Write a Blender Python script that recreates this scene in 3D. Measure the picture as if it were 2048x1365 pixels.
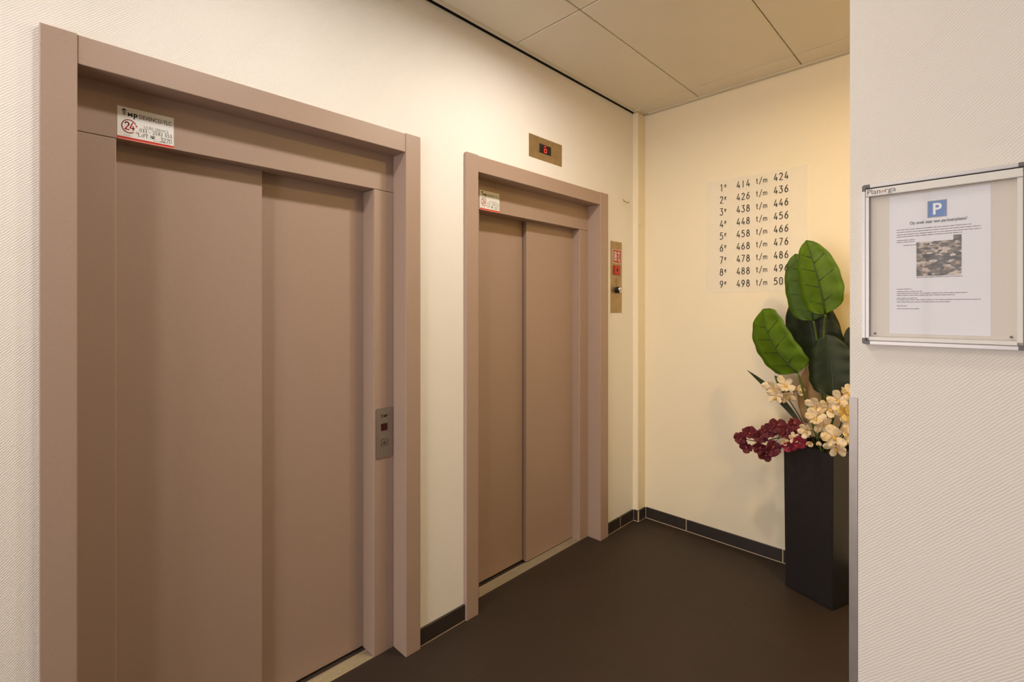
import bpy, bmesh, math, random
from mathutils import Vector, Matrix
random.seed(7)
for o in list(bpy.data.objects): bpy.data.objects.remove(o)
S = bpy.context.scene; COL = S.collection
# ------------------------------------------------------------------ camera
FPX, YAW, HY = 971.18, math.radians(45.5725), 619.1
CAM = Vector((0, -1.7878, 1.484))
cd = bpy.data.cameras.new('camera'); cam = bpy.data.objects.new('camera', cd); COL.objects.link(cam)
cd.sensor_width = 36; cd.sensor_fit = 'HORIZONTAL'; cd.lens = FPX/2048*36
cd.shift_y = (HY-682.5)/2048; cd.clip_start = .02
cam.location = CAM; cam.rotation_euler = (math.pi/2, 0, -YAW)
S.camera = cam
# ------------------------------------------------------------------ world, lights, exposure
w = bpy.data.worlds.new('daylight'); S.world = w; w.use_nodes = True
bg = w.node_tree.nodes['Background']; bg.inputs[0].default_value = (1.0, .94, .91, 1); bg.inputs[1].default_value = 8.6
S.view_settings.view_transform = 'Standard'; S.view_settings.look = 'None'
S.view_settings.gamma = 1; S.view_settings.use_curve_mapping = False
S.view_settings.exposure = 0.0
ZC = 2.867                                     # ceiling height
Y1 = -4.3                                      # wall behind the camera
LAMPS = [  # x, y, watts, colour
    (1.66, -.77, 15, (1, .94, .87)), (.55, -.77, 8.0, (1, .96, .91)), (-.90, -.77, 19, (1, .96, .92)), (1.95, -1.93, 19, (1, .68, .20))]
for x, y, p, c in LAMPS:
    l = bpy.data.lights.new('downlight_lamp', 'AREA'); l.shape = 'DISK'; l.size = .15; l.energy = p; l.color = c; l.spread = math.radians(172)
    o = bpy.data.objects.new('downlight_lamp', l); COL.objects.link(o); o.location = (x, y, ZC-.012)
pl = bpy.data.lights.new('window_portal', 'AREA'); pl.shape = 'RECTANGLE'; pl.size = 2.5; pl.size_y = 1.7; pl.cycles.is_portal = True
po = bpy.data.objects.new('window_portal', pl); COL.objects.link(po); po.location = (-3.18, -1.1, 1.35); po.rotation_euler = (0, -math.pi/2, 0)

# ------------------------------------------------------------------ helpers
def lin(c): return tuple(((v/255)/12.92 if v/255 <= .04045 else ((v/255+.055)/1.055)**2.4) for v in c)
def mat(name, rgb, rough=.5, metal=0, bump=None, var=None, alpha=1, trans=0, spec=.5, emit=None, sss=0):
    """rgb sRGB 0-255. bump=(scale,strength,dist). var=(scale,amount)"""
    m = bpy.data.materials.new(name); m.use_nodes = True; nt = m.node_tree; b = nt.nodes['Principled BSDF']
    c = lin(rgb); b.inputs['Base Color'].default_value = (*c, 1); b.inputs['Roughness'].default_value = rough
    b.inputs['Metallic'].default_value = metal; b.inputs['Alpha'].default_value = alpha
    b.inputs['Transmission Weight'].default_value = trans; b.inputs['Specular IOR Level'].default_value = spec
    if emit: b.inputs['Emission Color'].default_value = (*lin(emit[0]), 1); b.inputs['Emission Strength'].default_value = emit[1]
    tc = nt.nodes.new('ShaderNodeTexCoord')
    if var:
        n = nt.nodes.new('ShaderNodeTexNoise'); n.inputs['Scale'].default_value = var[0]; n.inputs['Detail'].default_value = 4
        nt.links.new(tc.outputs['Object'], n.inputs['Vector'])
        r = nt.nodes.new('ShaderNodeValToRGB'); r.color_ramp.elements[0].position = .3; r.color_ramp.elements[1].position = .7
        r.color_ramp.elements[0].color = (*[v*(1-var[1]) for v in c], 1); r.color_ramp.elements[1].color = (*[min(1, v*(1+var[1])) for v in c], 1)
        nt.links.new(n.outputs[0], r.inputs[0]); nt.links.new(r.outputs[0], b.inputs['Base Color'])
    if bump:
        n = nt.nodes.new('ShaderNodeTexNoise'); n.inputs['Scale'].default_value = bump[0]; n.inputs['Detail'].default_value = 2
        nt.links.new(tc.outputs['Object'], n.inputs['Vector'])
        bp = nt.nodes.new('ShaderNodeBump'); bp.inputs['Strength'].default_value = bump[1]; bp.inputs['Distance'].default_value = bump[2]
        nt.links.new(n.outputs[0], bp.inputs['Height']); nt.links.new(bp.outputs[0], b.inputs['Normal'])
    return m
def wall_mat(name, rgb, h, s, strength):
    """painted woven glass-fibre wallcovering: diagonal ribs broken up by noise. h,s: axes/sign of the rib phase"""
    m = mat(name, rgb, .62); nt = m.node_tree; b = nt.nodes['Principled BSDF']
    tc = nt.nodes.new('ShaderNodeTexCoord'); dot = nt.nodes.new('ShaderNodeVectorMath'); dot.operation = 'DOT_PRODUCT'
    v = [0, 0, 0]; v[h] = 1; v[2] = s; dot.inputs[1].default_value = v
    nz = nt.nodes.new('ShaderNodeTexNoise'); nz.inputs['Scale'].default_value = 60; nz.inputs['Detail'].default_value = 2
    nt.links.new(tc.outputs['Object'], dot.inputs[0]); nt.links.new(tc.outputs['Object'], nz.inputs['Vector'])
    ma = nt.nodes.new('ShaderNodeMath'); ma.operation = 'MULTIPLY_ADD'; ma.inputs[1].default_value = .006
    nt.links.new(nz.outputs[0], ma.inputs[0]); nt.links.new(dot.outputs['Value'], ma.inputs[2])
    mu = nt.nodes.new('ShaderNodeMath'); mu.operation = 'MULTIPLY'; mu.inputs[1].default_value = 2*math.pi/.0072
    nt.links.new(ma.outputs[0], mu.inputs[0]); si = nt.nodes.new('ShaderNodeMath'); si.operation = 'SINE'; nt.links.new(mu.outputs[0], si.inputs[0])
    n2 = nt.nodes.new('ShaderNodeTexNoise'); n2.inputs['Scale'].default_value = 9; nt.links.new(tc.outputs['Object'], n2.inputs['Vector'])
    m2 = nt.nodes.new('ShaderNodeMath'); m2.operation = 'MULTIPLY'; nt.links.new(si.outputs[0], m2.inputs[0]); nt.links.new(n2.outputs[0], m2.inputs[1])
    n3 = nt.nodes.new('ShaderNodeTexNoise'); n3.inputs['Scale'].default_value = 160; nt.links.new(tc.outputs['Object'], n3.inputs['Vector'])
    ad = nt.nodes.new('ShaderNodeMath'); nt.links.new(m2.outputs[0], ad.inputs[0]); nt.links.new(n3.outputs[0], ad.inputs[1])
    bp = nt.nodes.new('ShaderNodeBump'); bp.inputs['Strength'].default_value = strength; bp.inputs['Distance'].default_value = .0009
    nt.links.new(ad.outputs[0], bp.inputs['Height']); nt.links.new(bp.outputs[0], b.inputs['Normal'])
    return m
WL = {}
def tag(o, label=None, cat=None, group=None, kind=None):
    if label: o['label'] = label
    if cat: o['category'] = cat
    if group: o['group'] = group
    if kind: o['kind'] = kind
    return o
def link(o, parent, loc):
    COL.objects.link(o); loc = Vector(loc); WL[o.name] = loc
    if parent is not None: o.parent = parent; o.location = loc-WL[parent.name]
    else: o.location = loc
    return o
def empty(name, loc, label=None, cat=None, group=None, kind=None):
    o = bpy.data.objects.new(name, None); o.empty_display_size = .1; link(o, None, loc); return tag(o, label, cat, group, kind)
def obj(name, verts, faces, m, parent=None, smooth=False, loc=None):
    vs = [Vector(v) for v in verts]
    if loc is None:
        loc = Vector(((min(v.x for v in vs)+max(v.x for v in vs))/2, (min(v.y for v in vs)+max(v.y for v in vs))/2, min(v.z for v in vs)))
    else: loc = Vector(loc)
    me = bpy.data.meshes.new(name); me.from_pydata([v-loc for v in vs], [], faces); me.update()
    me.materials.append(m)
    if smooth:
        for p in me.polygons: p.use_smooth = True
    o = bpy.data.objects.new(name, me); return link(o, parent, loc)
def bm_obj(name, bm, m, parent=None, smooth=False, loc=None):
    vs = [v.co.copy() for v in bm.verts]; bm.verts.index_update(); fs = [[v.index for v in f.verts] for f in bm.faces]; bm.free()
    return obj(name, vs, fs, m, parent, smooth, loc)
def add_box(bm, x0, x1, y0, y1, z0, z1, bev=0, seg=1):
    g = bmesh.ops.create_cube(bm, size=1); vs = g['verts']
    for v in vs: v.co = Vector((x0 if v.co.x < 0 else x1, y0 if v.co.y < 0 else y1, z0 if v.co.z < 0 else z1))
    if bev:
        es = list({e for v in vs for e in v.link_edges})
        bmesh.ops.bevel(bm, geom=es, offset=bev, segments=seg, affect='EDGES', profile=.5)
def box(name, x0, x1, y0, y1, z0, z1, m, parent=None, bev=0, seg=1):
    bm = bmesh.new(); add_box(bm, min(x0, x1), max(x0, x1), min(y0, y1), max(y0, y1), min(z0, z1), max(z0, z1), bev, seg)
    return bm_obj(name, bm, m, parent)
def tube(pts, radii, n=8, closed_ends=True):
    """verts, faces of a tube along pts"""
    pts = [Vector(p) for p in pts]
    if not hasattr(radii, '__len__'): radii = [radii]*len(pts)
    V, F = [], []; prev = None
    for i, p in enumerate(pts):
        t = (pts[min(i+1, len(pts)-1)]-pts[max(i-1, 0)]).normalized()
        a = prev if prev is not None else (Vector((0, 0, 1)) if abs(t.z) < .9 else Vector((1, 0, 0)))
        u = (a-t*a.dot(t)).normalized(); prev = u; v = t.cross(u)
        for k in range(n):
            an = 2*math.pi*k/n; V.append(p+(u*math.cos(an)+v*math.sin(an))*radii[i])
    for i in range(len(pts)-1):
        for k in range(n): F.append((i*n+k, i*n+(k+1) % n, (i+1)*n+(k+1) % n, (i+1)*n+k))
    if closed_ends: F.append(tuple(range(n-1, -1, -1))); F.append(tuple((len(pts)-1)*n+k for k in range(n)))
    return V, F
def at(u, v, X=None, Y=None):
    """point of the photograph on the plane X=... or Y=..."""
    s, c = math.sin(YAW), math.cos(YAW); a = (u-1024)/FPX; b = (HY-v)/FPX
    d = Vector((s+c*a, c-s*a, b)); t = (X-CAM.x)/d.x if X is not None else (Y-CAM.y)/d.y
    return CAM+d*t
class Plane:   # a print surface: origin, right, up, outward normal
    def __init__(s, o, r, u): s.o, s.r, s.u = Vector(o), Vector(r).normalized(), Vector(u).normalized(); s.n = s.r.cross(s.u)
    def p(s, a, b, d=0): return s.o+s.r*a+s.u*b+s.n*d
def poly(name, pl, loops, m, parent, d=.0004):
    V, F = [], []
    for lp in loops:
        F.append(tuple(range(len(V), len(V)+len(lp)))); V += [pl.p(a, b, d) for a, b in lp]
    return obj(name, V, F, m, parent)
def prism(name, pl, loop, d0, d1, m, parent=None, bev=0):
    bm = bmesh.new(); lo = [bm.verts.new(pl.p(a, b, d0)) for a, b in loop]; hi = [bm.verts.new(pl.p(a, b, d1)) for a, b in loop]; n = len(loop)
    bm.faces.new(lo[::-1]); top = bm.faces.new(hi)
    for i in range(n): bm.faces.new((lo[i], lo[(i+1) % n], hi[(i+1) % n], hi[i]))
    bmesh.ops.recalc_face_normals(bm, faces=bm.faces)
    if bev: bmesh.ops.bevel(bm, geom=list(top.edges), offset=bev, segments=2, affect='EDGES')
    return bm_obj(name, bm, m, parent)
def rrect(a0, b0, a1, b1, r, n=5):
    out = []
    for cx, cy, s in ((a1-r, b0+r, -90), (a1-r, b1-r, 0), (a0+r, b1-r, 90), (a0+r, b0+r, 180)):
        for k in range(n+1): t = math.radians(s+90*k/n); out.append((cx+r*math.cos(t), cy+r*math.sin(t)))
    return out
def rect(a0, b0, a1, b1): return [(a0, b0), (a1, b0), (a1, b1), (a0, b1)]
def disc(cx, cy, r, n=16, ry=None): return [(cx+r*math.cos(2*math.pi*k/n), cy+(ry or r)*math.sin(2*math.pi*k/n)) for k in range(n)]
def ribbon(pts, wd, closed=False):
    """quads and round joints of a flat pen stroke"""
    out = []; n = len(pts); seq = list(range(n-1))+([n-1] if closed else [])
    for i in seq:
        (x0, y0), (x1, y1) = pts[i], pts[(i+1) % n]; L = math.hypot(x1-x0, y1-y0)
        if L < 1e-9: continue
        nx, ny = -(y1-y0)/L*wd/2, (x1-x0)/L*wd/2
        out.append([(x0-nx, y0-ny), (x1-nx, y1-ny), (x1+nx, y1+ny), (x0+nx, y0+ny)])
    for p in pts: out.append(disc(p[0], p[1], wd/2, 8))
    return out
def arc(cx, cy, rx, ry, a0, a1, n=10): return [(cx+rx*math.cos(math.radians(a0+(a1-a0)*k/n)), cy+ry*math.sin(math.radians(a0+(a1-a0)*k/n))) for k in range(n+1)]
G = {  # pen-stroke lettering, box .5 wide, 1 high
 '0': [arc(.25, .72, .22, .28, 0, 180)+arc(.25, .28, .22, .28, 180, 360)+[(.47, .72)]],
 '1': [[(.12, .86), (.28, 1), (.28, 0)]], 'I': [[(.25, 1), (.25, 0)]],
 '2': [arc(.25, .74, .22, .26, 165, -20)+[(.03, 0), (.49, 0)]],
 '3': [[(.03, 1), (.45, 1), (.2, .62)]+arc(.22, .31, .25, .31, 80, -150)],
 '4': [[(.3, 1), (.02, .25), (.5, .25)], [(.38, .5), (.38, 0)]],
 '5': [[(.45, 1), (.1, 1), (.06, .56)]+arc(.21, .33, .27, .32, 120, -140)],
 '6': [[(.4, 1), (.24, .84), (.08, .52)]+arc(.25, .3, .22, .3, 150, 510, 16)],
 '7': [[(.02, 1), (.48, 1), (.14, 0)]],
 '8': [arc(.25, .77, .18, .23, 0, 360, 14), arc(.25, .28, .23, .28, 0, 360, 16)],
 '9': [[(.1, 0), (.28, .2), (.42, .5)]+arc(.25, .7, .22, .3, -30, 330, 16)],
 'e': [[(.05, .42), (.45, .42)]+arc(.25, .38, .2, .34, 8, 310)],
 't': [[(.2, 1), (.2, .12), (.28, .02), (.38, .02)], [(.05, .72), (.36, .72)]],
 '/': [[(.02, -.05), (.48, 1.05)]],
 'm': [[(.0, 0), (.0, .68)], arc(.13, .5, .13, .18, 180, 0, 6)+[(.26, 0)], arc(.39, .5, .13, .18, 180, 0, 6)+[(.52, 0)]],
 'L': [[(.1, 1), (.02, .02), (.45, .05)]], 'i': [[(.25, .6), (.22, 0)], [(.26, .85), (.27, .88)]],
 'F': [[(.05, 0), (.08, 1), (.5, .98)], [(.06, .52), (.4, .54)]], 'T': [[(.0, .98), (.5, 1)], [(.26, 1), (.22, 0)]],
 'N': [[(.03, 0), (.06, 1), (.44, .02), (.47, 1)]], 'R': [[(.03, 0), (.06, 1)]+arc(.2, .76, .24, .24, 90, -90, 8)+[(.08, .5), (.48, 0)]],
 '.': [[(.2, .03), (.23, .03)]], ':': [[(.2, .1), (.22, .1)], [(.22, .55), (.24, .55)]], '-': [[(.05, .45), (.45, .45)]], ' ': []}
def pen(text, x, y, h, pitch, wd, slope=0, cw=.62):
    out = []
    for i, ch in enumerate(text):
        for st in G[ch]:
            pts = [(x+i*pitch+a*h*cw/.5*.5*1.0, y+b*h+slope*(i*pitch+a*h*cw)) for a, b in st]
            out += ribbon(pts, wd)
    return out
def type_mesh(name, text, pl, a0, a1, b0, b1, m, parent, bold=0, d=.0004):
    """printed type set in the built-in font, fitted to a box of the print surface"""
    cu = bpy.data.curves.new('type', 'FONT'); cu.body = text; cu.offset = bold; cu.resolution_u = 3
    t = bpy.data.objects.new('type', cu); COL.objects.link(t)
    dg = bpy.context.evaluated_depsgraph_get(); me = bpy.data.meshes.new_from_object(t.evaluated_get(dg))
    bpy.data.objects.remove(t)
    xs = [v.co.x for v in me.vertices]; ys = [v.co.y for v in me.vertices]
    x0, x1, y0, y1 = min(xs), max(xs), min(ys), max(ys)
    V = [pl.p(a0+(v.co.x-x0)/(x1-x0)*(a1-a0), b0+(v.co.y-y0)/(y1-y0)*(b1-b0), d) for v in me.vertices]
    F = [tuple(p.vertices) for p in me.polygons]; bpy.data.meshes.remove(me)
    return obj(name, V, F, m, parent)

# ------------------------------------------------------------------ materials
M = {}
M['wallA'] = wall_mat('wall_paint_lift', (236, 230, 222), 0, -1, .38)
M['wallB'] = wall_mat('wall_paint_alcove', (236, 223, 196), 1, 1, .16)
M['wallC'] = wall_mat('wall_paint_right', (228, 219, 208), 1, 1, .32)
M['wall_dim'] = mat('wall_low_bounce', (128, 116, 106), .7)  # unseen walls, toned dark to cut bounce and deepen the shadows
M['ceil'] = mat('ceiling_tile', (226, 217, 199), .85, bump=(420, .25, .0006), var=(3, .02))
M['ceil_trim'] = mat('ceiling_trim', (214, 204, 184), .55)
M['void'] = mat('ceiling_void', (14, 12, 10), .9)
M['floor'] = mat('floor_tile', (50, 38, 29), .58, bump=(240, .12, .0005), var=(2.2, .08), spec=.4)
M['grout_floor'] = mat('grout_floor', (64, 52, 42), .8)
M['base'] = mat('baseboard_tile', (50, 42, 38), .42, var=(20, .10))
M['grout'] = mat('grout_light', (196, 178, 150), .85)
M['lift'] = mat('lift_enamel', (168, 143, 127), .42, bump=(520, .22, .0004), var=(260, .035))
M['gap'] = mat('dark_gap', (22, 18, 16), .8)
M['alu'] = mat('sill_aluminium', (196, 182, 160), .42, .6, bump=(90, .05, .0005))
M['sill_dark'] = mat('sill_groove', (58, 48, 40), .6, .4)
M['steel'] = mat('brushed_steel', (164, 156, 150), .42, .85, bump=(300, .06, .0003), var=(60, .05))
M['brass'] = mat('worn_steel', (176, 152, 112), .40, .8, bump=(300, .10, .0003), var=(30, .10))
M['chrome'] = mat('chrome', (214, 210, 204), .18, 1)
M['black'] = mat('black_plastic', (20, 18, 18), .35)
M['ink'] = mat('ink_black', (26, 24, 24), .6)
M['ink_grey'] = mat('ink_grey', (150, 146, 142), .6)
M['ink_brown'] = mat('ink_brown', (92, 66, 70), .6)
M['white_print'] = mat('sticker_white', (236, 234, 230), .35)
M['red_print'] = mat('sticker_red', (196, 40, 28), .4)
M['red_pale'] = mat('sticker_pale_red', (226, 134, 116), .4)
M['logo_pink'] = mat('logo_pink', (206, 158, 140), .4)
M['maroon'] = mat('indicator_maroon', (62, 8, 12), .2)
M['red_plate'] = mat('red_plate', (168, 34, 22), .4)
M['red_button'] = mat('red_button', (176, 52, 32), .35)
M['led'] = mat('led_red', (255, 40, 30), .4, emit=((255, 70, 60), 1.1))
M['led_dim'] = mat('led_dim', (120, 10, 8), .4, emit=((150, 10, 5), .35))
M['guard'] = mat('corner_guard_steel', (150, 140, 134), .40, .6, var=(18, .08))
M['white_pvc'] = mat('white_plastic', (232, 224, 208), .4)
M['paper'] = mat('paper', (232, 228, 232), .7, var=(6, .012))
M['board_white'] = mat('board_back', (208, 194, 178), .4)
M['board_alu'] = mat('board_aluminium', (176, 170, 168), .42, .6)
M['board_bar'] = mat('board_bar', (214, 208, 200), .45, .1)
M['cap'] = mat('corner_cap', (98, 92, 92), .5)
M['blue'] = mat('sign_blue', (0, 98, 178), .4)
M['vase'] = mat('vase_black', (34, 31, 33), .42, bump=(300, .18, .0005), var=(50, .12))
M['soil'] = mat('soil', (40, 30, 22), .95, bump=(90, .8, .004))
M['stem'] = mat('stem_green', (62, 84, 30), .5)
M['stem_dark'] = mat('stem_dark', (48, 48, 28), .6)
M['petiole'] = mat('petiole_green', (86, 106, 44), .5)
M['vein'] = mat('leaf_vein', (38, 56, 10), .5)
M['vein_dark'] = mat('leaf_vein_dark', (44, 56, 34), .45)
M['lamp_face'] = mat('lamp_diffuser', (255, 244, 225), .5, emit=((255, 236, 205), 4))
def leaf_mat(name, a, b, transl=.25):
    m = mat(name, a, .5, bump=(70, .4, .0016), var=(14, .24), spec=.3); nt = m.node_tree; bs = nt.nodes['Principled BSDF']
    out = nt.nodes['Material Output']; tr = nt.nodes.new('ShaderNodeBsdfTranslucent'); tr.inputs[0].default_value = (*lin(b), 1)
    mx = nt.nodes.new('ShaderNodeMixShader'); mx.inputs[0].default_value = transl
    nt.links.new(bs.outputs[0], mx.inputs[1]); nt.links.new(tr.outputs[0], mx.inputs[2]); nt.links.new(mx.outputs[0], out.inputs[0]); return m
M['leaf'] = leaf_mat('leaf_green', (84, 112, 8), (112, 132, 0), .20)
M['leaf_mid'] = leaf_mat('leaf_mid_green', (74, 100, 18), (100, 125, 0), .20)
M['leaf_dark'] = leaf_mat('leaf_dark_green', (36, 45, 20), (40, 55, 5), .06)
M['veil'] = leaf_mat('veil', (196, 172, 132), (210, 180, 130), .5)
M['petal'] = leaf_mat('petal_cream', (234, 216, 186), (245, 215, 165), .25)
M['petal_y'] = leaf_mat('petal_yellow', (226, 200, 130), (240, 200, 100), .3)
M['petal_p'] = leaf_mat('petal_maroon', (102, 40, 50), (125, 32, 42), .2)
M['petal_pk'] = leaf_mat('petal_pink', (158, 52, 74), (170, 40, 60), .25)
M['lip'] = mat('flower_lip', (206, 164, 70), .5)
M['lip_p'] = mat('flower_lip_dark', (150, 70, 66), .5)
def clear(name, rgb, a, rough=.06):
    m = bpy.data.materials.new(name); m.use_nodes = True; nt = m.node_tree; nt.nodes.clear()
    out = nt.nodes.new('ShaderNodeOutputMaterial'); t = nt.nodes.new('ShaderNodeBsdfTransparent'); p = nt.nodes.new('ShaderNodeBsdfPrincipled')
    p.inputs['Base Color'].default_value = (*lin(rgb), 1); p.inputs['Roughness'].default_value = rough
    mx = nt.nodes.new('ShaderNodeMixShader'); mx.inputs[0].default_value = a
    nt.links.new(t.outputs[0], mx.inputs[1]); nt.links.new(p.outputs[0], mx.inputs[2]); nt.links.new(mx.outputs[0], out.inputs[0]); return m
M['sheet'] = clear('clear_plastic_sheet', (255, 253, 250), .16, .10)
M['glass'] = clear('board_pane', (226, 224, 224), .07, .04)
M['winglass'] = clear('window_pane', (230, 240, 244), .06, .03)
def aerial():
    m = mat('aerial_print', (90, 80, 74), .6); nt = m.node_tree; b = nt.nodes['Principled BSDF']
    tc = nt.nodes.new('ShaderNodeTexCoord'); mp = nt.nodes.new('ShaderNodeMapping'); mp.inputs['Rotation'].default_value = (math.radians(24), 0, 0); mp.inputs['Scale'].default_value = (1, 1, 2.1)
    v = nt.nodes.new('ShaderNodeTexVoronoi'); v.inputs['Scale'].default_value = 110; v.distance = 'CHEBYCHEV'
    n = nt.nodes.new('ShaderNodeTexNoise'); n.inputs['Scale'].default_value = 70; n.inputs['Detail'].default_value = 6
    nt.links.new(tc.outputs['Object'], mp.inputs[0]); nt.links.new(mp.outputs[0], v.inputs['Vector']); nt.links.new(tc.outputs['Object'], n.inputs['Vector'])
    mx = nt.nodes.new('ShaderNodeMix'); mx.data_type = 'RGBA'; mx.inputs[0].default_value = .55
    nt.links.new(v.outputs['Color'], mx.inputs[6]); nt.links.new(n.outputs[0], mx.inputs[7])
    bw = nt.nodes.new('ShaderNodeRGBToBW'); nt.links.new(mx.outputs[2], bw.inputs[0])
    r = nt.nodes.new('ShaderNodeValToRGB'); e = r.color_ramp.elements
    e[0].position = .36; e[0].color = (*lin((34, 30, 34)), 1); e[1].position = .66; e[1].color = (*lin((206, 190, 176)), 1)
    k = e.new(.48); k.color = (*lin((74, 64, 62)), 1); k = e.new(.56); k.color = (*lin((140, 116, 98)), 1)
    nt.links.new(bw.outputs[0], r.inputs[0]); nt.links.new(r.outputs[0], b.inputs['Base Color']); return m
M['aerial'] = aerial()

# ------------------------------------------------------------------ the room
L = 3.141; YC, YH = -.018, .078; ZCT, ZCB, ZH = 2.233, 2.154, 1.998
CHX, CHY = 3.042, -.040
XC, YCE = 1.312, -1.566
X0, YA = -3.2, -2.75
LIFTS = [dict(cl=.041, ci=.116, ji=.2093, jo=1.0646, ri=1.1593, cr=1.2336), dict(cl=1.4956, ci=1.5713, ji=1.663, jo=2.522, ri=2.6116, cr=2.7008)]
def struct(o): o['kind'] = 'structure'; return o
# floor of large tiles
FX, FY, FT = 1.138, -.916, .60
fl = struct(box('floor', X0-.1, L+.05, Y1-.1, .30, -.06, -.0008, M['grout_floor']))
def cuts(lo, hi, ref, step):
    c = [lo]; k = ref-math.floor((ref-lo)/step)*step
    while k < hi-1e-6:
        if k > lo+.01: c.append(k)
        k += step
    return c+[hi]
xs = cuts(X0, L, FX, FT); ys = cuts(Y1, .075, FY, FT); g = .0006
for i in range(len(xs)-1):
    for j in range(len(ys)-1):
        if xs[i] > 1.3 and ys[j+1] < YA: continue
        box('floor_tile', xs[i]+g, xs[i+1]-g, ys[j]+g, ys[j+1]-g, -.006, 0, M['floor'], fl, .0003)
# lift wall with two openings
bm = bmesh.new(); segs = [X0-.1, LIFTS[0]['cl']+.01, LIFTS[0]['cr']-.01, LIFTS[1]['cl']+.01, LIFTS[1]['cr']-.01, L+.12]
for k in (0, 2, 4): add_box(bm, segs[k], segs[k+1], 0, .26, -.05, ZC+.15)
for k in (1, 3): add_box(bm, segs[k], segs[k+1], 0, .26, ZCT-.01, ZC+.15)
wa = struct(bm_obj('wall_left', bm, M['wallA']))
struct(box('shaft_leak_panel', X0, L+.1, .30, .36, -.05, ZC+.15, M['gap']))  # unseen panel added behind the doors to stop daylight leaking in
struct(box('wall_back', L, L+.12, Y1, 0, -.05, ZC+.15, M['wallB']))
struct(box('wall_right', XC, XC+.15, Y1, YCE, 0, ZC+.01, M['wallC']))
struct(box('wall_alcove_end', XC+.15, L, YA-.1, YA, 0, ZC+.01, M['wallC']))
struct(box('wall_front', X0-.1, XC+.15, Y1-.1, Y1, 0, ZC+.1, M['wall_dim']))
# window wall behind the camera
bm = bmesh.new(); wy0, wy1, wz0, wz1 = -1.95, -.25, .10, 2.60
add_box(bm, X0-.15, X0, Y1, wy0, -.05, ZC+.15); add_box(bm, X0-.15, X0, wy1, .1, -.05, ZC+.15)
add_box(bm, X0-.15, X0, wy0, wy1, -.05, wz0); add_box(bm, X0-.15, X0, wy0, wy1, wz1, ZC+.15)
struct(bm_obj('wall_window_side', bm, M['wall_dim']))
wn = struct(empty('window_1', (X0-.08, (wy0+wy1)/2, wz0)))
for k in range(4):
    y = wy0+(wy1-wy0)*k/3; box('mullion', X0-.11, X0-.05, y-.025, y+.025, wz0, wz1, M['board_alu'], wn)
for z in (wz0, wz1): box('rail', X0-.11, X0-.05, wy0, wy1, z-.025, z+.025, M['board_alu'], wn)
for k in range(3): box('pane', X0-.082, X0-.078, wy0+(wy1-wy0)*k/3+.025, wy0+(wy1-wy0)*(k+1)/3-.025, wz0+.025, wz1-.025, M['winglass'], wn)
# pipe chase in the alcove corner
struct(box('trim_1', CHX, L+.02, CHY, .02, -.02, ZC, M['wallB'], None, .002))
# ceiling: tiles in a concealed grid, dark joints between
ce = struct(box('ceiling', X0-.1, L+.1, Y1-.1, .1, ZC+.030, ZC+.12, M['void']))
tx = cuts(X0, L-.030, 1.822, 1.145); ty = cuts(Y1, -.030, -.44, .594); g = .0026
for i in range(len(tx)-1):
    for j in range(len(ty)-1):
        box('ceiling_tile', tx[i]+g, tx[i+1]-g, ty[j]+g, ty[j+1]-g, ZC, ZC+.02, M['ceil'], ce, .0035)
# wall angle of the ceiling, with its dark shadow gap
def angle(n, x0, x1, y0, y1): struct(box(n, x0, x1, y0, y1, ZC-.006, ZC+.004, M['ceil_trim'], None, .0008))
angle('trim_2', X0, CHX-.012, -.042, -.020); angle('trim_3', L-.033, L-.006, YA, CHY-.036)
angle('trim_4', CHX-.036, CHX-.012, CHY-.034, -.042); angle('trim_5', CHX-.009, L-.033, CHY-.034, CHY-.009)
struct(box('gap_shade_strip', X0, CHX, -.004, .001, ZC-.005, ZC+.03, M['gap']))  # dark strip standing in for the shade inside the wall gap
angle('trim_6', XC-.03, XC-.006, Y1, YCE)
for k, (x, y, p, c) in enumerate(LAMPS):
    n = 24; V = []; F = []
    for r, z in ((.105, ZC-.004), (.098, ZC-.010), (.082, ZC-.010), (.078, ZC+.015)):
        V += [(x+r*math.cos(2*math.pi*i/n), y+r*math.sin(2*math.pi*i/n), z) for i in range(n)]
    for a in range(3):
        for i in range(n): F.append((a*n+i, a*n+(i+1) % n, (a+1)*n+(i+1) % n, (a+1)*n+i))
    F.append(tuple(3*n+i for i in range(n)))
    obj('downlight_ring', V, F, M['ceil_trim'], ce, True)
    obj('downlight_diffuser', [(x+.075*math.cos(2*math.pi*i/n), y+.075*math.sin(2*math.pi*i/n), ZC-.009) for i in range(n)], [tuple(range(n-1, -1, -1))], M['lamp_face'], ce)
# tiled baseboards
BT, BH = .009, .077
def base_x(root, x0, x1, yw):       # along the lift wall
    box('grout_bed', x0, x1, yw-BT, yw+.001, 0, .0045, M['grout'], root); box('baseboard_tile', x0+.001, x1-.001, yw-BT-.001, yw+.001, .0045, BH, M['base'], root, .0012)
def base_y(root, y0, y1, xw):       # along the back wall
    box('grout_bed', xw-BT, xw+.001, y0, y1, 0, .0045, M['grout'], root); box('baseboard_tile', xw-BT-.001, xw+.001, y0+.001, y1-.001, .0045, BH, M['base'], root, .0012)
def joint_fill(root, x0, x1, y0, y1): box('grout_joint', x0, x1, y0, y1, .003, BH-.001, M['grout'], root)
b1 = struct(empty('baseboard_left', (1.36, -.005, 0)))
for a, b in ((-3.18, -2.46), (-2.458, -1.86), (-1.858, -1.26), (-1.258, -.66), (-.658, .040), (LIFTS[0]['cr'], LIFTS[1]['cl']), (LIFTS[1]['cr'], 2.863), (2.865, CHX-BT)): base_x(b1, a, b, 0)
joint_fill(b1, 2.8615, 2.8665, -BT-.0003, 0); joint_fill(b1, CHX-BT-.0022, CHX-BT+.001, -BT-.0016, 0)
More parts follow.
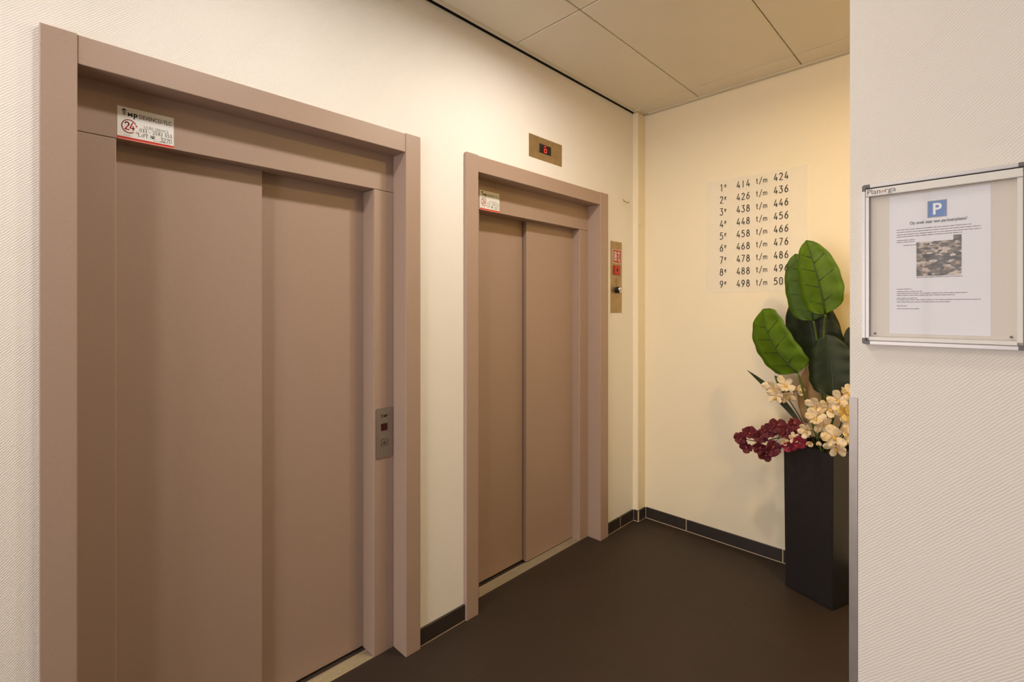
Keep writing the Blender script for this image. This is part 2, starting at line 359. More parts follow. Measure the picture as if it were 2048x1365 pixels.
base_y(b1, CHY-BT, -BT-.002, CHX); base_x(b1, CHX-.0005, L-BT-.001, CHY); joint_fill(b1, CHX-BT-.0016, CHX-.004, CHY-BT-.0016, CHY-.004)
b2 = struct(empty('baseboard_back', (L-.005, -1.2, 0)))
yb = [CHY-BT-.001, -.348, -.932, -1.53, -2.13, YA]
joint_fill(b2, L-BT-.0018, L, CHY-BT-.003, CHY-BT+.001)
for k in range(len(yb)-1):
    base_y(b2, yb[k+1]+.001, yb[k]-.001, L)
    if 0 < k: joint_fill(b2, L-BT-.0003, L, yb[k]-.0025, yb[k]+.0025)

# ------------------------------------------------------------------ lift doorways
def lift(d, label, rear_left):
    r = empty('lift_doorway', ((d['cl']+d['cr'])/2, 0, 0), label, 'elevator')
    m = M['lift']
    box('casing_post', d['cl'], d['ci'], YC-.002, .20, 0, ZCT+.002, m, r, .0025, 2)
    box('casing_post', d['ri'], d['cr'], YC-.002, .20, 0, ZCT+.002, m, r, .0025, 2)
    box('casing_head', d['ci'], d['ri'], YC+.001, YH+.03, ZCB, ZCT, m, r, .002, 2)
    box('header_panel', d['ci'], d['ri'], YH, .20, ZH, ZCB+.03, m, r, .0012, 2)
    box('jamb_panel', d['ci'], d['ji'], YH, .20, 0, ZH-.0015, m, r, .0025, 2)
    box('jamb_panel', d['jo'], d['ri'], YH, .20, 0, ZH-.0015, m, r, .0025, 2)
    mid = {True: 2.081, False: .638}[rear_left]
    yf, yb_ = .135, .168; z0, z1 = .009, ZH+.04
    if rear_left:
        box('door_panel', d['ji']-.05, mid+.06, yb_, yb_+.028, z0, z1, m, r, .002, 2)
        box('door_panel', mid, d['jo']+.02, yf, yf+.028, z0, z1, m, r, .002, 2)
    else:
        box('door_panel', d['ji']-.02, mid, yf, yf+.028, z0, z1, m, r, .002, 2)
        box('door_panel', mid-.06, d['jo']+.05, yb_, yb_+.028, z0, z1, m, r, .002, 2)
    s = box('sill', d['ji'], d['jo'], YH, .24, -.006, -.0008, M['sill_dark'], r)
    for k in range(7):
        y = YH+.004+k*.0085; box('sill_rib', d['ji'], d['jo'], y, y+.0050, -.001, .0030, M['alu'], s, .0008)
    box('sill_edge', d['ji'], d['jo'], (.138), .1455, -.001, .004, M['alu'], s)
    return r
lift(LIFTS[0], 'large taupe lift doorway nearest the camera, service sticker at its upper left', False)
lift(LIFTS[1], 'taupe lift doorway under the small red floor display, farther from the camera', True)

# ------------------------------------------------------------------ service stickers
def mp_icon(pl, cx, b0, h, m, parent):
    """little arrow made of a roof and three slats"""
    w_ = h*.36; L_ = [[(cx-w_, b0+h*.68), (cx+w_, b0+h*.68), (cx, b0+h)]]
    for k in range(4):
        wk = w_*(.66-.09*k); zk = b0+h*(.50-.165*k); L_.append([(cx-wk, zk+h*.03), (cx+wk, zk-h*.03), (cx+wk, zk+h*.07), (cx-wk, zk+h*.13)])
    poly('arrow_logo', pl, L_, m, parent)
def sticker(x0, x1, z0, z1, label, number):
    pl = Plane((x0, YH-.0008, z0), (1, 0, 0), (0, 0, 1)); w_, h = x1-x0, z1-z0
    loop = [(0, 0), (w_, 0), (w_, h), (0, h)]
    t = empty('service_sticker', ((x0+x1)/2, YH, z0), label, 'sticker', 'service stickers on the lift headers')
    prism('sheet', pl, [(0, .009)]+rrect(0, .009, w_, h, .003, 3)[7:-4]+[(w_, .009), (w_, h), (0, h)] if False else rect(0, .009, w_, h), -.0006, 0, M['white_print'], t)
    prism('red_strip', pl, rect(0, .0035, w_, .009), -.0006, 0, M['red_print'], t); prism('pale_strip', pl, rect(0, 0, w_, .0035), -.0006, 0, M['red_pale'], t)
    B = lambda v: .009+(h-.009)*(1-v)
    mp_icon(pl, .115*w_, B(.28), (h-.009)*.23, M['ink'], t)
    type_mesh('lettering', 'M', pl, .175*w_, .255*w_, B(.295), B(.165), M['ink'], t, .02)
    type_mesh('lettering', 'P', pl, .275*w_, .345*w_, B(.36), B(.165), M['ink'], t, .03)
    type_mesh('lettering', 'DEVENCO-TLC', pl, .375*w_, .955*w_, B(.305), B(.16), M['ink'], t)
    type_mesh('lettering', 'UURS SERVICE', pl, .46*w_, .90*w_, B(.60), B(.50), M['ink_grey'], t)
    type_mesh('lettering', '033 - 2582 555', pl, .375*w_, .965*w_, B(.74), B(.62), M['ink'], t, -.008)
    poly('handwriting', pl, pen('LiFT NR.:', .36*w_, B(.905), h*.105, .0061, .0012, cw=1.0)+pen(number, .75*w_, B(.93), h*.12, .0076, .0012, cw=1.1), M['ink'], t)
    c = []
    c += ribbon(arc(.20*w_, B(.63), .125*w_, .20*h, -55, -330, 22), .0026)
    c += [[(.325*w_, B(.63)), (.30*w_, B(.55)), (.345*w_, B(.56))]]
    c += ribbon(arc(.335*w_, B(.80), .0028, .0028, 0, 360, 10), .0011)
    poly('service_mark', pl, c, M['red_print'], t)
    poly('service_number', pl, pen('24', .125*w_, B(.74), .022, .0125, .0032, cw=.95), M['red_print'], t)
    poly('fine_print', pl, [rect(.10*w_, B(.955), .23*w_, B(.945))], M['ink_grey'], t); poly('fine_print', pl, [rect(.63*w_, B(.962), .92*w_, B(.95))], M['ink_grey'], t)
sticker(.2113, .3530, 1.9985, 2.0972, 'white and red lift service sticker marked lift number 3270', '3270')
sticker(1.6660, 1.8062, 1.9985, 2.1007, 'small white and red service sticker on the farther lift header', '3271')

# ------------------------------------------------------------------ call panel of the near lift
pl = Plane((1.0723, YH-.0002, .8423), (1, 0, 0), (0, 0, 1))
t = empty('call_panel', (1.111, YH, .8423), 'brushed steel lift call panel with dark red indicator and arrow button', 'button panel')
prism('plate', pl, rrect(0, 0, .0778, .2165, .008), .0001, .0035, M['steel'], t, .0008)
pp = Plane(pl.p(0, 0, .0036), pl.r, pl.u)
mp_icon(pp, .0285, .1735, .016, M['ink'], t); type_mesh('lettering', 'MP', pp, .037, .0555, .1755, .1865, M['ink'], t, .03)
prism('indicator_window', pp, rrect(.0235, .118, .0545, .149, .004), -.001, .0012, M['maroon'], t, .0004)
bt = prism('call_button', pp, rrect(.0235, .053, .0545, .0825, .004), -.001, .0014, M['steel'], t, .0004)
q = Plane(pp.p(0, 0, .0015), pl.r, pl.u)
poly('button_outline', q, ribbon(rrect(.0243, .0538, .0537, .0817, .004), .0016, True), M['ink'], bt)
poly('button_arrow', q, ribbon([(.033, .062), (.045, .062), (.039, .073)], .0026, True), M['ink'], bt)

# ------------------------------------------------------------------ floor indicator above the far lift
pl = Plane((1.9543, 0, 2.3215), (1, 0, 0), (0, 0, 1))
t = empty('floor_indicator', (2.0966, 0, 2.3215), 'bronze coloured plate with red digital floor number above far lift', 'floor indicator')
prism('plate', pl, rect(0, 0, .2845, .1250), -.002, .003, M['brass'], t, .0006)
pp = Plane(pl.p(0, 0, .0031), pl.r, pl.u)
wn_ = prism('display_window', pp, rect(.081, .0385, .184, .0885), -.001, .0015, M['black'], t, .0004)
q = Plane(pp.p(0, 0, .0018), pl.r, pl.u); dx, dz, dw, dh = .124, .0475, .020, .032
poly('window_bevel', q, [rect(.081, .0400, .0835, .0885)], M['chrome'], wn_)
seg = [ribbon([(dx+.002, dz+dh), (dx+dw-.004, dz+dh)], .0034), ribbon([(dx, dz), (dx+dw, dz)], .0034), ribbon([(dx, dz+dh*.56), (dx+dw, dz+dh*.56)], .0034),
       ribbon([(dx, dz), (dx, dz+dh*.56)], .0034), ribbon([(dx+dw, dz), (dx+dw, dz+dh*.56)], .0034)]
for s_ in seg: poly('digit_segment', q, s_, M['led'], wn_)
poly('digit_segment', q, ribbon([(dx, dz+dh*.62), (dx, dz+dh*.95)], .0034), M['led_dim'], wn_)
for a in (.014, .270): prism('screw', pp, disc(a, .063, .0032, 10), -.001, .0012, M['chrome'], t)

# ------------------------------------------------------------------ firefighter switch plate beside the far lift
pl = Plane((2.7571, 0, 1.4615), (1, 0, 0), (0, 0, 1))
t = empty('fire_switch_plate', (2.825, 0, 1.4615), 'tall narrow metal plate with red fire symbol and black key switch', 'switch plate')
prism('plate', pl, rect(0, 0, .1350, .4780), -.002, .003, M['brass'], t, .0006)
pp = Plane(pl.p(0, 0, .0031), pl.r, pl.u)
pg = prism('pictogram_label', pp, rect(.022, .334, .120, .424), -.001, .0010, M['white_print'], t)
q = Plane(pp.p(0, 0, .0012), pl.r, pl.u)
poly('red_ground', q, [rect(.0245, .3365, .1175, .4215)], M['red_plate'], pg)
q2 = Plane(pp.p(0, 0, .0015), pl.r, pl.u)
poly('lift_symbol', q2, ribbon(rect(.037, .352, .069, .406), .004, True)+[disc(.053, .396, .006, 10), rrect(.046, .372, .060, .389, .003), rect(.047, .356, .0515, .373), rect(.0545, .356, .059, .373),
     [(.049, .409), (.057, .409), (.053, .416)], [(.049, .349), (.057, .349), (.053, .342)]], M['white_print'], pg)
poly('flame_symbol', q2, [[(.080, .397), (.106, .397), (.104, .402), (.099, .406), (.093, .416), (.087, .406), (.082, .402)]]+ribbon([(.102, .392), (.086, .380), (.104, .374), (.086, .362)], .005)+ribbon([(.106, .378), (.092, .362), (.106, .356), (.100, .342)], .005)+ribbon([(.088, .356), (.096, .346)], .005), M['white_print'], pg)
rb = prism('red_switch', pp, rrect(.030, .2535, .107, .3185, .006), -.001, .006, M['red_plate'], t, .0015)
q = Plane(pp.p(0, 0, .0066), pl.r, pl.u); prism('switch_face', q, rrect(.038, .260, .099, .312, .004), -.0012, .0006, M['red_button'], rb)
poly('switch_hole', Plane(pp.p(0, 0, .0075), pl.r, pl.u), [rrect(.060, .277, .074, .297, .004)], M['gap'], rb)
for i in range(4):
    for j in range(4): poly('speaker_hole', pp, [disc(.0655+(i-j)*.0068, .2075+(i+j-3)*.0075, .0027, 8)], M['gap'], t, .0003)
c0 = pp.p(.066, .152, 0); V, F = tube([c0-pl.n*-.0, c0+pl.n*.030], .021, 20); ks = obj('key_switch', V, F, M['black'], t)
V, F = tube([c0+pl.n*.029, c0+pl.n*.0345], [.0205, .0175], 20); obj('key_face', V, F, M['chrome'], ks)
V, F = tube([c0+pl.n*.0346, c0+pl.n*.0352], .004, 8); obj('key_slot', V, F, M['gap'], ks)
for b in (.018, .108, .180, .457): prism('screw', pp, disc(.066, b, .0036, 10), -.001, .0012, M['cap'], t)
# little hook and nail on the wall
h0 = Vector((2.911, 0, 2.240)); V, F = tube([h0, h0+Vector((.006, -.006, -.012)), h0+Vector((.022, -.012, -.019)), h0+Vector((.046, -.016, -.022)), h0+Vector((.052, -.018, -.012))], .0028, 6)
tag(obj('wall_hook', V, F, M['brass'], None, True), 'small thin wire hook on the wall above the fire switch plate', 'hook')
V, F = tube([(3.052, CHY+.0005, 2.085), (3.052, CHY-.012, 2.083)], [.004, .006], 8); nl = empty('wall_plug', (3.052, CHY, 2.075), 'small white plug on the corner pipe casing beside the hook', 'wall plug')
obj('plug_head', V, F, M['white_pvc'], nl); V, F = tube([(3.052, CHY, 2.105), (3.052, CHY-.006, 2.10), (3.052, CHY-.006, 2.070)], .0025, 6); obj('plug_tail', V, F, M['white_pvc'], nl)

# ------------------------------------------------------------------ house-number sign on the back wall
pl = Plane((L-.003, -.484, 1.592), (0, -1, 0), (0, 0, 1)); SW, SH = .572, .715
t = empty('number_sign', (L, -.77, 1.592), 'clear plastic sign listing floors and flat numbers on the alcove wall', 'sign')
prism('sheet', pl, rrect(0, 0, SW, SH, .006, 3), -.002, .0005, M['sheet'], t)
pp = Plane(pl.p(0, 0, .0006), pl.r, pl.u)
rows = [('1', '4I4', '424'), ('2', '426', '436'), ('3', '438', '446'), ('4', '448', '456'), ('5', '458', '466'), ('6', '468', '476'), ('7', '478', '486'), ('8', '488', '496'), ('9', '498', '504')]
for k, (a, b, c) in enumerate(rows):
    z = .644-k*.0767; sl = .016
    for text, x, dz, h, p, wd in ((a, .085, 0, .042, .03, .0043), (b, .188, 0, .040, .0285, .0043), (c, .400, .003, .040, .0285, .0043)):
        r = pen(text, x, z+dz+sl*(x-.088), h, p, wd, sl, .85)
        if text == a: r += pen('e', .113, z+.019, .025, .02, .0032, sl, .8)
        poly('number', pp, r, M['ink'], t)
    zz = z+sl*.214
    poly('range_sign', pp, pen('t', .300, zz+.006, .031, .02, .0034, sl, .8)+pen('/', .318, zz+.002, .038, .02, .0034, sl, .8)+pen('m', .3415, zz+.006, .029, .02, .0030, sl, 1.25), M['ink'], t)

# ------------------------------------------------------------------ right wall: corner guard and notice board
t = empty('corner_guard', (XC, YCE, 0), 'grey metal corner guard on the lower edge of the right wall', 'corner guard')
box('front_flange', XC-.0016, XC, YCE-.0148, YCE+.0016, 0, 1.286, M['guard'], t, .0005)
box('side_flange', XC, XC+.03, YCE, YCE+.0016, 0, 1.286, M['guard'], t, .0005)
BX = 1.290                                            # front of the board
pl = Plane((BX, -1.5917, 1.4085), (0, -1, 0), (0, 0, 1)); BW, BHH = .2495, .3455
t = empty('notice_board', (XC, -1.716, 1.4085), 'glazed aluminium notice board with grey corner caps on right wall', 'notice board')
prism('back_panel', pl, rect(.006, .006, BW-.006, BHH-.006), -.0215, -.012, M['board_white'], t)
fr = .0058
for n_, lp in (('frame_bar', rect(0, .012, fr, BHH-.012)), ('frame_bar', rect(BW-fr, .012, BW, BHH-.012)), ('frame_bar', rect(.012, 0, BW-.012, .0072)), ('frame_bar', rect(.012, BHH-.0072, BW-.012, BHH))):
    prism(n_, pl, lp, -.0218, -.001, M['board_alu'], t, .0012)
for sx in (0, 1):
    for sy in (0, 1):
        lp = [(0, .0135), (0, .004), (.0012, .0012), (.004, 0), (.0135, 0), (.0135, .0078), (.0066, .0078), (.0066, .0135)]
        lp = [(BW-a if sx else a, BHH-b if sy else b) for a, b in lp]
        if sx != sy: lp = lp[::-1]
        prism('corner_cap', pl, lp, -.0218, .0006, M['cap'], t, .0008)
prism('door_bar', pl, rect(.0066, .0135, .0125, BHH-.027), -.010, .0000, M['board_alu'], t, .0008)
prism('door_bar', pl, rect(BW-.0150, .0135, BW-.0072, BHH-.027), -.010, .0000, M['board_bar'], t, .0008)
prism('door_bar', pl, rect(.0125, .0085, BW-.0145, .0165), -.010, -.001, M['board_bar'], t, .0008)
hb = prism('header_bar', pl, rect(.0072, BHH-.0265, BW-.0072, BHH-.0105), -.008, .0022, M['board_bar'], t, .0008)
prism('seal_strip', pl, rect(.0072, BHH-.0105, BW-.0072, BHH-.0072), -.010, -.004, M['gap'], t)
hp = Plane(pl.p(0, 0, .0023), pl.r, pl.u); hb0 = BHH-.0245
type_mesh('lettering', 'Plan', hp, .0098, .0322, hb0+.0015, hb0+.0128, M['cap'], hb); type_mesh('lettering', 'rga', hp, .0400, .0585, hb0-.001, hb0+.0094, M['cap'], hb)
poly('logo_dot', hp, [disc(.0362, hb0+.0055, .0030, 14)], M['logo_pink'], hb)
prism('pane', pl, rect(.0125, .0165, BW-.0145, BHH-.0265), -.0085, -.0060, M['glass'], t)
for a in (.0215, BW-.0225): prism('screw', pl, disc(a, .0235, .0022, 10), -.012, -.0055, M['cap'], t, .0006)
# the sheet of paper behind the pane
pp = Plane(pl.p(0, 0, -.0115), pl.r, pl.u)
t = empty('notice_sheet', (BX+.0115, -1.716, 1.432), 'white printed notice with blue parking sign behind the board glass', 'notice')
prism('paper', pp, rect(.0462, .0240, .2000, .3150), -.0003, .0002, M['paper'], t)
poly('parking_ground', pp, [rect(.1085, .2625, .1370, .2955)], M['blue'], t, .0005)
poly('parking_rim', pp, ribbon(rect(.1085, .2625, .1370, .2955), .0014, True), M['ink_grey'], t, .0007)
type_mesh('lettering', 'P', pp, .1165, .1300, .2675, .2905, M['white_print'], t, .02, .0009)
type_mesh('lettering', 'Op zoek naar een parkeerplaats?', pp, .080, .167, .2495, .2580, M['ink'], t, .02, .0006)
pw = poly('photo_print', pp, [rect(.0905, .1435, .1590, .2140)], M['aerial'], t, .0005)
poly('photo_print', pp, [rect(.1470, .2140, .1590, .2235)], M['aerial'], t, .0005)
rr = random.Random(3); lines = []
def para(b, a0, a1, th=.0015):
    a = a0
    while a < a1:
        w_ = min(rr.uniform(.003, .011), a1-a); lines.append(rect(a, b, a+w_, b+th)); a += w_+.0011
for pr_ in ((.2415, .0585, .173), (.2365, .0585, .187), (.2315, .0585, .187), (.2270, .0585, .160), (.2195, .0585, .089), (.2155, .0585, .089), (.2085, .069, .093),
                  None, (.1405, .0905, .161), None, (.1170, .0585, .083), (.1120, .0585, .100), (.1080, .0585, .168), (.1040, .0585, .150), (.0980, .0585, .092), (.0945, .0585, .186), (.0900, .0585, .142), (.0820, .0585, .075), (.0760, .0585, .095), None):
    if pr_: para(*pr_, .0013)
    else: poly('text_block', pp, lines, M['ink_brown'], t, .0004); lines = []

# ------------------------------------------------------------------ tall vase
VC = Vector((2.962, -1.168, 0)); VA = math.radians(19.6)
e1 = Vector((math.sin(VA), math.cos(VA), 0)); e2 = Vector((math.cos(VA), -math.sin(VA), 0))
def vring(h, z): return [VC+e1*(sa*h)+e2*(sb*h)+Vector((0, 0, z)) for sa, sb in ((-1, -1), (1, -1), (1, 1), (-1, 1))]
t = empty('tall_vase', VC, 'tall square black vase standing against the alcove wall', 'vase')
VZ = .772; bm = bmesh.new(); rings = [vring(.1215, 0), vring(.1235, .012), vring(.1290, VZ), vring(.1175, VZ), vring(.115, VZ-.08)]
rv = [[bm.verts.new(p) for p in r] for r in rings]
bm.faces.new(rv[0])
for a, b in zip(rv, rv[1:]):
    for k in range(4): bm.faces.new((a[k], a[(k+1) % 4], b[(k+1) % 4], b[k]))
bm.faces.new(rv[-1]); bmesh.ops.recalc_face_normals(bm, faces=bm.faces)
bmesh.ops.bevel(bm, geom=[e for e in bm.edges], offset=.003, segments=2, affect='EDGES')
bm_obj('body', bm, M['vase'], t)
bm = bmesh.new(); bmesh.ops.create_grid(bm, x_segments=8, y_segments=8, size=1)
for v in bm.verts: v.co = VC+e1*(v.co.x*.1155)+e2*(v.co.y*.1155)+Vector((0, 0, VZ-.055+random.uniform(0, .012)))
bm_obj('filling', bm, M['soil'], t, True)
MOUTH = VC+Vector((0, 0, VZ-.045))

# ------------------------------------------------------------------ big leaves
PROF = [(0, 0), (.02, .34), (.06, .66), (.12, .86), (.25, 1), (.45, .99), (.62, .90), (.78, .72), (.89, .50), (.96, .28), (1, .03)]
PROFC = [(0, 0), (.02, .42), (.06, .74), (.12, .92), (.25, 1), (.45, 1), (.62, .97), (.78, .86), (.89, .68), (.95, .46), (.985, .2), (1, .03)]
PROFN = [(0, .2), (.2, .7), (.45, 1), (.7, .8), (.9, .35), (1, .02)]
def prof(t, P):
    for (a, x), (b, y) in zip(P, P[1:]):
        if a <= t <= b: k = (t-a)/(b-a); return x+(y-x)*k
    return 0
def leaf(parent, base, tip, half, m, mv, turn=0, bow=0, side=0, fold=.18, P=PROF, veins=True, name='leaf', wl=1, wr=1, n=26):
    """blade from base to tip; turn: rotation about its axis from facing the viewer's hall; bow: bend out of plane; side: bend in plane"""
    base, tip = Vector(base), Vector(tip); ax = tip-base; Ln = ax.length; ax.normalize()
    nrm = (Vector((-1, .25, .1))); nrm = (nrm-ax*nrm.dot(ax)).normalized(); nrm = Matrix.Rotation(math.radians(turn), 3, ax) @ nrm
    sd = nrm.cross(ax)           # to the viewer's right or left
    def spine(t): return base+ax*(Ln*t)+nrm*(bow*Ln*4*t*(1-t)*.5-bow*Ln*.6*max(0, t-.5)**2)+sd*(side*Ln*4*t*(1-t))
    K = 4; V = []; F = []
    for i in range(n+1):
        t = i/n; c = spine(t); pw = prof(t, P)*half
        for j in range(-K, K+1):
            s = j/K; wv = pw*(wl if s < 0 else wr)
            rip = .03*half*math.sin(t*30+abs(s)*4+s*2)*abs(s)*4
            V.append(c+sd*(s*wv)-nrm*(fold*wv*abs(s)**1.5)*(1-.8*abs(s))+nrm*rip*.35)
    W = 2*K+1
    for i in range(n):
        for j in range(W-1): F.append((i*W+j, i*W+j+1, (i+1)*W+j+1, (i+1)*W+j))
    o = obj(name, V, F, m, parent, True)
    so = o.modifiers.new('thickness', 'SOLIDIFY'); so.thickness = .0014; so.offset = 0
    pts = [spine(k/14*.97)+nrm*.0008 for k in range(15)]
    V, F = tube(pts, [.0050*(1-.70*k/14) for k in range(15)], 6); obj('midrib', V, F, mv, o, True)
    if veins:
        for s, tt in ((1, .12), (1, .34), (1, .55), (1, .74), (-1, .16), (-1, .42), (-1, .66)):
            pv = []
            for k in range(6):
                q = k/5*.72; t = tt+q*.13; wv = prof(min(t, 1), P)*half*(wr if s > 0 else wl); a_ = q
                pv.append(spine(t)+sd*(s*q*wv)-nrm*(fold*wv*a_**1.5)*(1-.8*a_)+nrm*.001)
            V, F = tube(pv, [.0024*(1-.12*k) for k in range(6)], 5); obj('vein', V, F, mv, o, True)
    return o, spine
def stem(parent, pts, r0, r1, m, name='stem'):
    P = [Vector(p) for p in pts]; out = []
    for i in range(len(P)-1):                      # Catmull-Rom
        p0, p1, p2, p3 = P[max(i-1, 0)], P[i], P[i+1], P[min(i+2, len(P)-1)]
        for k in range(6):
            t = k/6; out.append(.5*((2*p1)+(p2-p0)*t+(2*p0-5*p1+4*p2-p3)*t*t+(3*p1-p0-3*p2+p3)*t**3))
    out.append(P[-1]); n = len(out)
    V, F = tube(out, [r0+(r1-r0)*i/(n-1) for i in range(n)], 7); return obj(name, V, F, m, parent, True)
t = empty('broadleaf_plant', MOUTH, 'tall artificial plant with broad glossy green leaves in the black vase', 'plant')
specs = [  # base px, tip px, x base, x tip, half width px, material, turn, bow, side, wl, wr, veins
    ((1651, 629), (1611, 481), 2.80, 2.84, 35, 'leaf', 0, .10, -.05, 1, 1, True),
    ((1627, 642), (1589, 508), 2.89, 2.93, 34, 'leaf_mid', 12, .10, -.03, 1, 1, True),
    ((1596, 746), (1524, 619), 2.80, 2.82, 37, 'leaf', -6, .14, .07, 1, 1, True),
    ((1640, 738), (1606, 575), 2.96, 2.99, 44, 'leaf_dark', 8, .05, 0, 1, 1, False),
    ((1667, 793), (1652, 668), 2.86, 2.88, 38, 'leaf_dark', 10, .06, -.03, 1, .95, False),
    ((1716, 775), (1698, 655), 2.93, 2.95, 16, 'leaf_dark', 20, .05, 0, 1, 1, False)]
joins = [(1648, 690), (1636, 700), (1618, 824), (1650, 790), (1668, 830), (1716, 830)]
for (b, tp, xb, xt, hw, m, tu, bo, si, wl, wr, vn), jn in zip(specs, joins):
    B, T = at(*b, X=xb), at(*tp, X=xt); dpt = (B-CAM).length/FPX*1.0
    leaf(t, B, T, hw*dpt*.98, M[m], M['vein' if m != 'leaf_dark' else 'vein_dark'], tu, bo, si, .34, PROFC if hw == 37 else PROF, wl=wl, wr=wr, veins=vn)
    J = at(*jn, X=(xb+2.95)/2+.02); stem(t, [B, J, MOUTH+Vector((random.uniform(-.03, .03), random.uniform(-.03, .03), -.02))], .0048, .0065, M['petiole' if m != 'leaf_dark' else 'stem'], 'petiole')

# ------------------------------------------------------------------ orchids
def petal_mesh(name, Ln, W, cup, m, wav=0):
    V = []; F = []; n, K = 9, 3
    for i in range(n+1):
        t = i/n; wd = W/2*max(.10, (1-abs((t-.56)/.58)**2.6) if t > .2 else .10+t*2.7)**.8*(1 if i < n else .45)
        for j in range(-K, K+1):
            s = j/K; V.append((s*wd, Ln*t, cup*Ln*(t*t*.55)-W*.18*s*s*(1-.3*t)+wav*math.sin(t*9+s*4)*Ln))
    Wd = 2*K+1
    for i in range(n):
        for j in range(Wd-1): F.append((i*Wd+j, i*Wd+j+1, (i+1)*Wd+j+1, (i+1)*Wd+j))
    me = bpy.data.meshes.new(name); me.from_pydata(V, [], F); me.materials.append(m)
    for p in me.polygons: p.use_smooth = True
    return me
def lip_mesh(name, Ln, m):
    V, F = tube([(0, 0, 0), (0, -.1*Ln, .3*Ln), (0, -.3*Ln, .55*Ln), (0, -.62*Ln, .6*Ln), (0, -.85*Ln, .42*Ln)], [.10*Ln, .22*Ln, .27*Ln, .25*Ln, .08*Ln], 9)
    me = bpy.data.meshes.new(name); me.from_pydata(V, [], F); me.materials.append(m)
    for p in me.polygons: p.use_smooth = True
    return me
PM = {'c': petal_mesh('petal_cream', 1, .68, .30, M['petal'], .03), 'y': petal_mesh('petal_yellow', 1, .72, .3, M['petal_y']),
      'p': petal_mesh('petal_maroon', 1, 1.05, .28, M['petal_p'], .05), 'k': petal_mesh('petal_pink', 1, 1.12, .20, M['petal_pk'], .03)}
LM = {'c': lip_mesh('lip_cream', 1, M['lip']), 'y': lip_mesh('lip_cream_b', 1, M['lip']), 'p': lip_mesh('lip_maroon', 1, M['lip_p']), 'k': lip_mesh('lip_pink', 1, M['lip_p'])}
def flower(parent, pos, facing, size, kind, roll=0, n=5, openness=1, label=None):
    """a bloom: an Empty at its centre with its petals and lip"""
    root = bpy.data.objects.new('bloom', None); root.empty_display_size = .02; link(root, parent, pos)
    if label: root['label'] = label
    z = Vector(facing).normalized(); x = Vector((0, 0, 1)).cross(z).normalized(); y = z.cross(x)
    Mr = Matrix((x, y, z)).transposed() @ Matrix.Rotation(math.radians(roll), 3, 'Z')
    for k in range(n):
        o = bpy.data.objects.new('petal', PM[kind]); COL.objects.link(o); o.parent = root
        s = size*1.1*random.uniform(.88, 1.1)*(1 if k % 2 == 0 else 1.06)
        R = Mr @ Matrix.Rotation(2*math.pi*k/n+random.uniform(-.22, .22), 3, 'Z') @ Matrix.Rotation(math.radians(14+(1-openness)*55+random.uniform(-16, 24)), 3, 'X')
        o.matrix_local = Matrix.LocRotScale(R @ Vector((0, .06*size, 0)), R.to_quaternion(), Vector((s, s, s)))
    o = bpy.data.objects.new('lip', LM[kind]); COL.objects.link(o); o.parent = root
    s = size*.52; o.matrix_local = Matrix.LocRotScale(Vector((0, 0, 0)), Mr.to_quaternion(), Vector((s, s, s)))
    return root
def spray(label, blooms, kind, stem_px, group, sm='stem_dark'):
    """blooms: (u, v, X, size_m, facing_dx_right, facing_up, roll, kind)"""
    t = empty('orchid_spray', MOUTH, label, 'orchid', group)
    sp = [at(u, v, X=x) for u, v, x in stem_px]+[MOUTH+Vector((random.uniform(-.05, .0), random.uniform(-.03, .05), -.02))]
    stem(t, sp, .0022, .0035, M[sm])
    for b in blooms:
        u, v, x, s, fr_, fu, ro = b[:7]; kd = b[7] if len(b) > 7 else kind; op = b[8] if len(b) > 8 else 1
        pos = at(u, v, X=x); view = (CAM-pos).normalized(); rt = Vector((math.cos(YAW), -math.sin(YAW), 0))
        f = view+rt*fr_+Vector((0, 0, 1))*fu
        flower(t, pos, f, s, kd, ro, 5, op)
        near = min(sp, key=lambda p: (p-pos).length); back = pos-f.normalized()*.004
        mid = (back+near)/2-f.normalized()*.02
        stem(t, [back, mid, near], .0012, .0016, M[sm], 'flower_stalk')
    return t
cg = 'cream orchid sprays in the black vase'
a1 = spray('cream orchid spray leaning left beneath the lowest broad green leaf', [
    (1546, 778, 2.80, .044, -.7, -.05, 10), (1570, 771, 2.82, .043, -.1, .35, 30), (1551, 793, 2.77, .040, -.4, -.4, 0), (1574, 792, 2.81, .040, .25, -.5, 20), (1596, 782, 2.86, .030, .6, .1, 50, 'c', .6)],
    'c', [(1540, 764, 2.84), (1566, 785, 2.85), (1592, 822, 2.87), (1612, 858, 2.89)], cg)
spray('cream orchid spray in the middle of the vase under the dark leaves', [
    (1632, 814, 2.80, .042, -.5, .1, 0), (1657, 818, 2.79, .046, .3, -.15, 40), (1631, 838, 2.76, .042, -.2, .4, 15), (1613, 861, 2.76, .038, -.6, -.1, 30), (1649, 852, 2.77, .046, .2, -.3, 55), (1637, 884, 2.75, .020, .2, -.8, 0, 'c', .2), (1622, 886, 2.76, .024, -.3, -.6, 20, 'c', .4)],
    'c', [(1640, 806, 2.84), (1642, 835, 2.84), (1640, 865, 2.86)], cg)
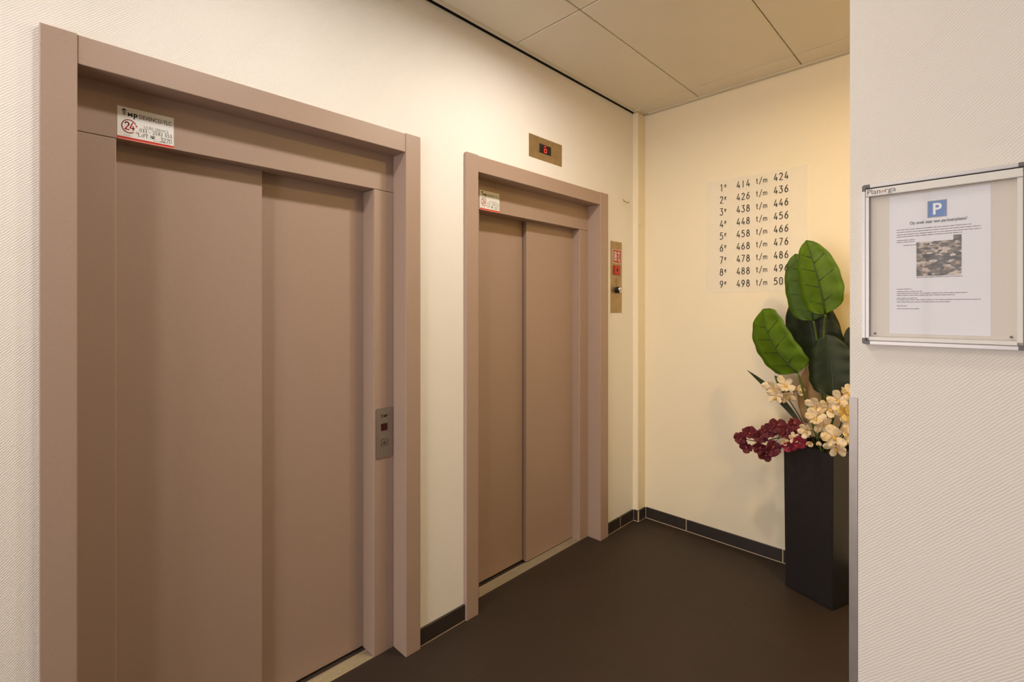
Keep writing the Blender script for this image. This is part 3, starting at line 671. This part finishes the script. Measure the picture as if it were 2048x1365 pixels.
spray('cream orchid spray hanging over the front corner of the black vase', [
    (1676, 801, 2.80, .044, -.1, .1, 12), (1696, 786, 2.83, .042, .4, .2, 0), (1690, 824, 2.80, .044, .5, .1, 30, 'y'), (1667, 874, 2.735, .048, -.1, .1, 25), (1672, 896, 2.735, .044, .0, -.6, 8), (1696, 868, 2.77, .044, .5, .0, 40), (1700, 846, 2.80, .040, .3, .2, 0)],
    'c', [(1692, 792, 2.86), (1686, 830, 2.85), (1676, 862, 2.84)], cg)
spray('yellowish orchid spray standing tallest, half hidden by the right wall', [
    (1703, 718, 2.95, .036, .2, .1, 0, 'y'), (1710, 744, 2.95, .038, -.2, -.2, 30, 'y'), (1716, 708, 2.96, .036, .4, .3, 0, 'y')], 'y', [(1708, 708, 2.93), (1710, 770, 2.93), (1704, 850, 2.93)], cg)
pu = [(1483, 877, .034, -.5, .0), (1499, 866, .035, -.1, .3), (1492, 893, .032, -.3, -.5), (1522, 874, .037, .0, .0), (1539, 862, .038, -.2, .3), (1554, 853, .036, .2, .5), (1519, 897, .034, -.2, -.2), (1530, 911, .032, .0, -.6), (1545, 897, .038, .2, -.2), (1575, 866, .040, -.1, .2), (1590, 851, .036, .2, .5), (1598, 870, .036, .3, .0)]
spray('dark red orchid spray reaching left over the edge of the black vase', [(u, v, 2.85-.004*i, s, a, b, 20*i) for i, (u, v, s, a, b) in enumerate(pu)]+
      [(1599, 884, 2.78, .032, .2, -.3, 0, 'k'), (1577, 892, 2.78, .030, 0, -.5, 20, 'k'), (1587, 876, 2.775, .026, .2, .1, 0, 'c'), (1569, 884, 2.775, .022, -.2, 0, 0, 'c', .6)],
      'p', [(1480, 876, 2.88), (1520, 884, 2.88), (1560, 876, 2.87), (1600, 878, 2.86)], None)
# narrow twisted leaf, small leaf and pale veil leaf belong to the left cream spray
B, T = at(1606, 856, X=2.87), at(1494, 741, X=2.84)
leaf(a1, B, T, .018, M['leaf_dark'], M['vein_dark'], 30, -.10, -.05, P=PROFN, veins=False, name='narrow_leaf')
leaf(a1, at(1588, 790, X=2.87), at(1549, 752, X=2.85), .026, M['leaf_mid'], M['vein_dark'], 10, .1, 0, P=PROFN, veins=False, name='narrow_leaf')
leaf(a1, at(1612, 846, X=2.92), at(1622, 722, X=2.93), .060, M['veil'], M['veil'], -8, .05, 0, P=PROFN, veins=False, name='veil_leaf')
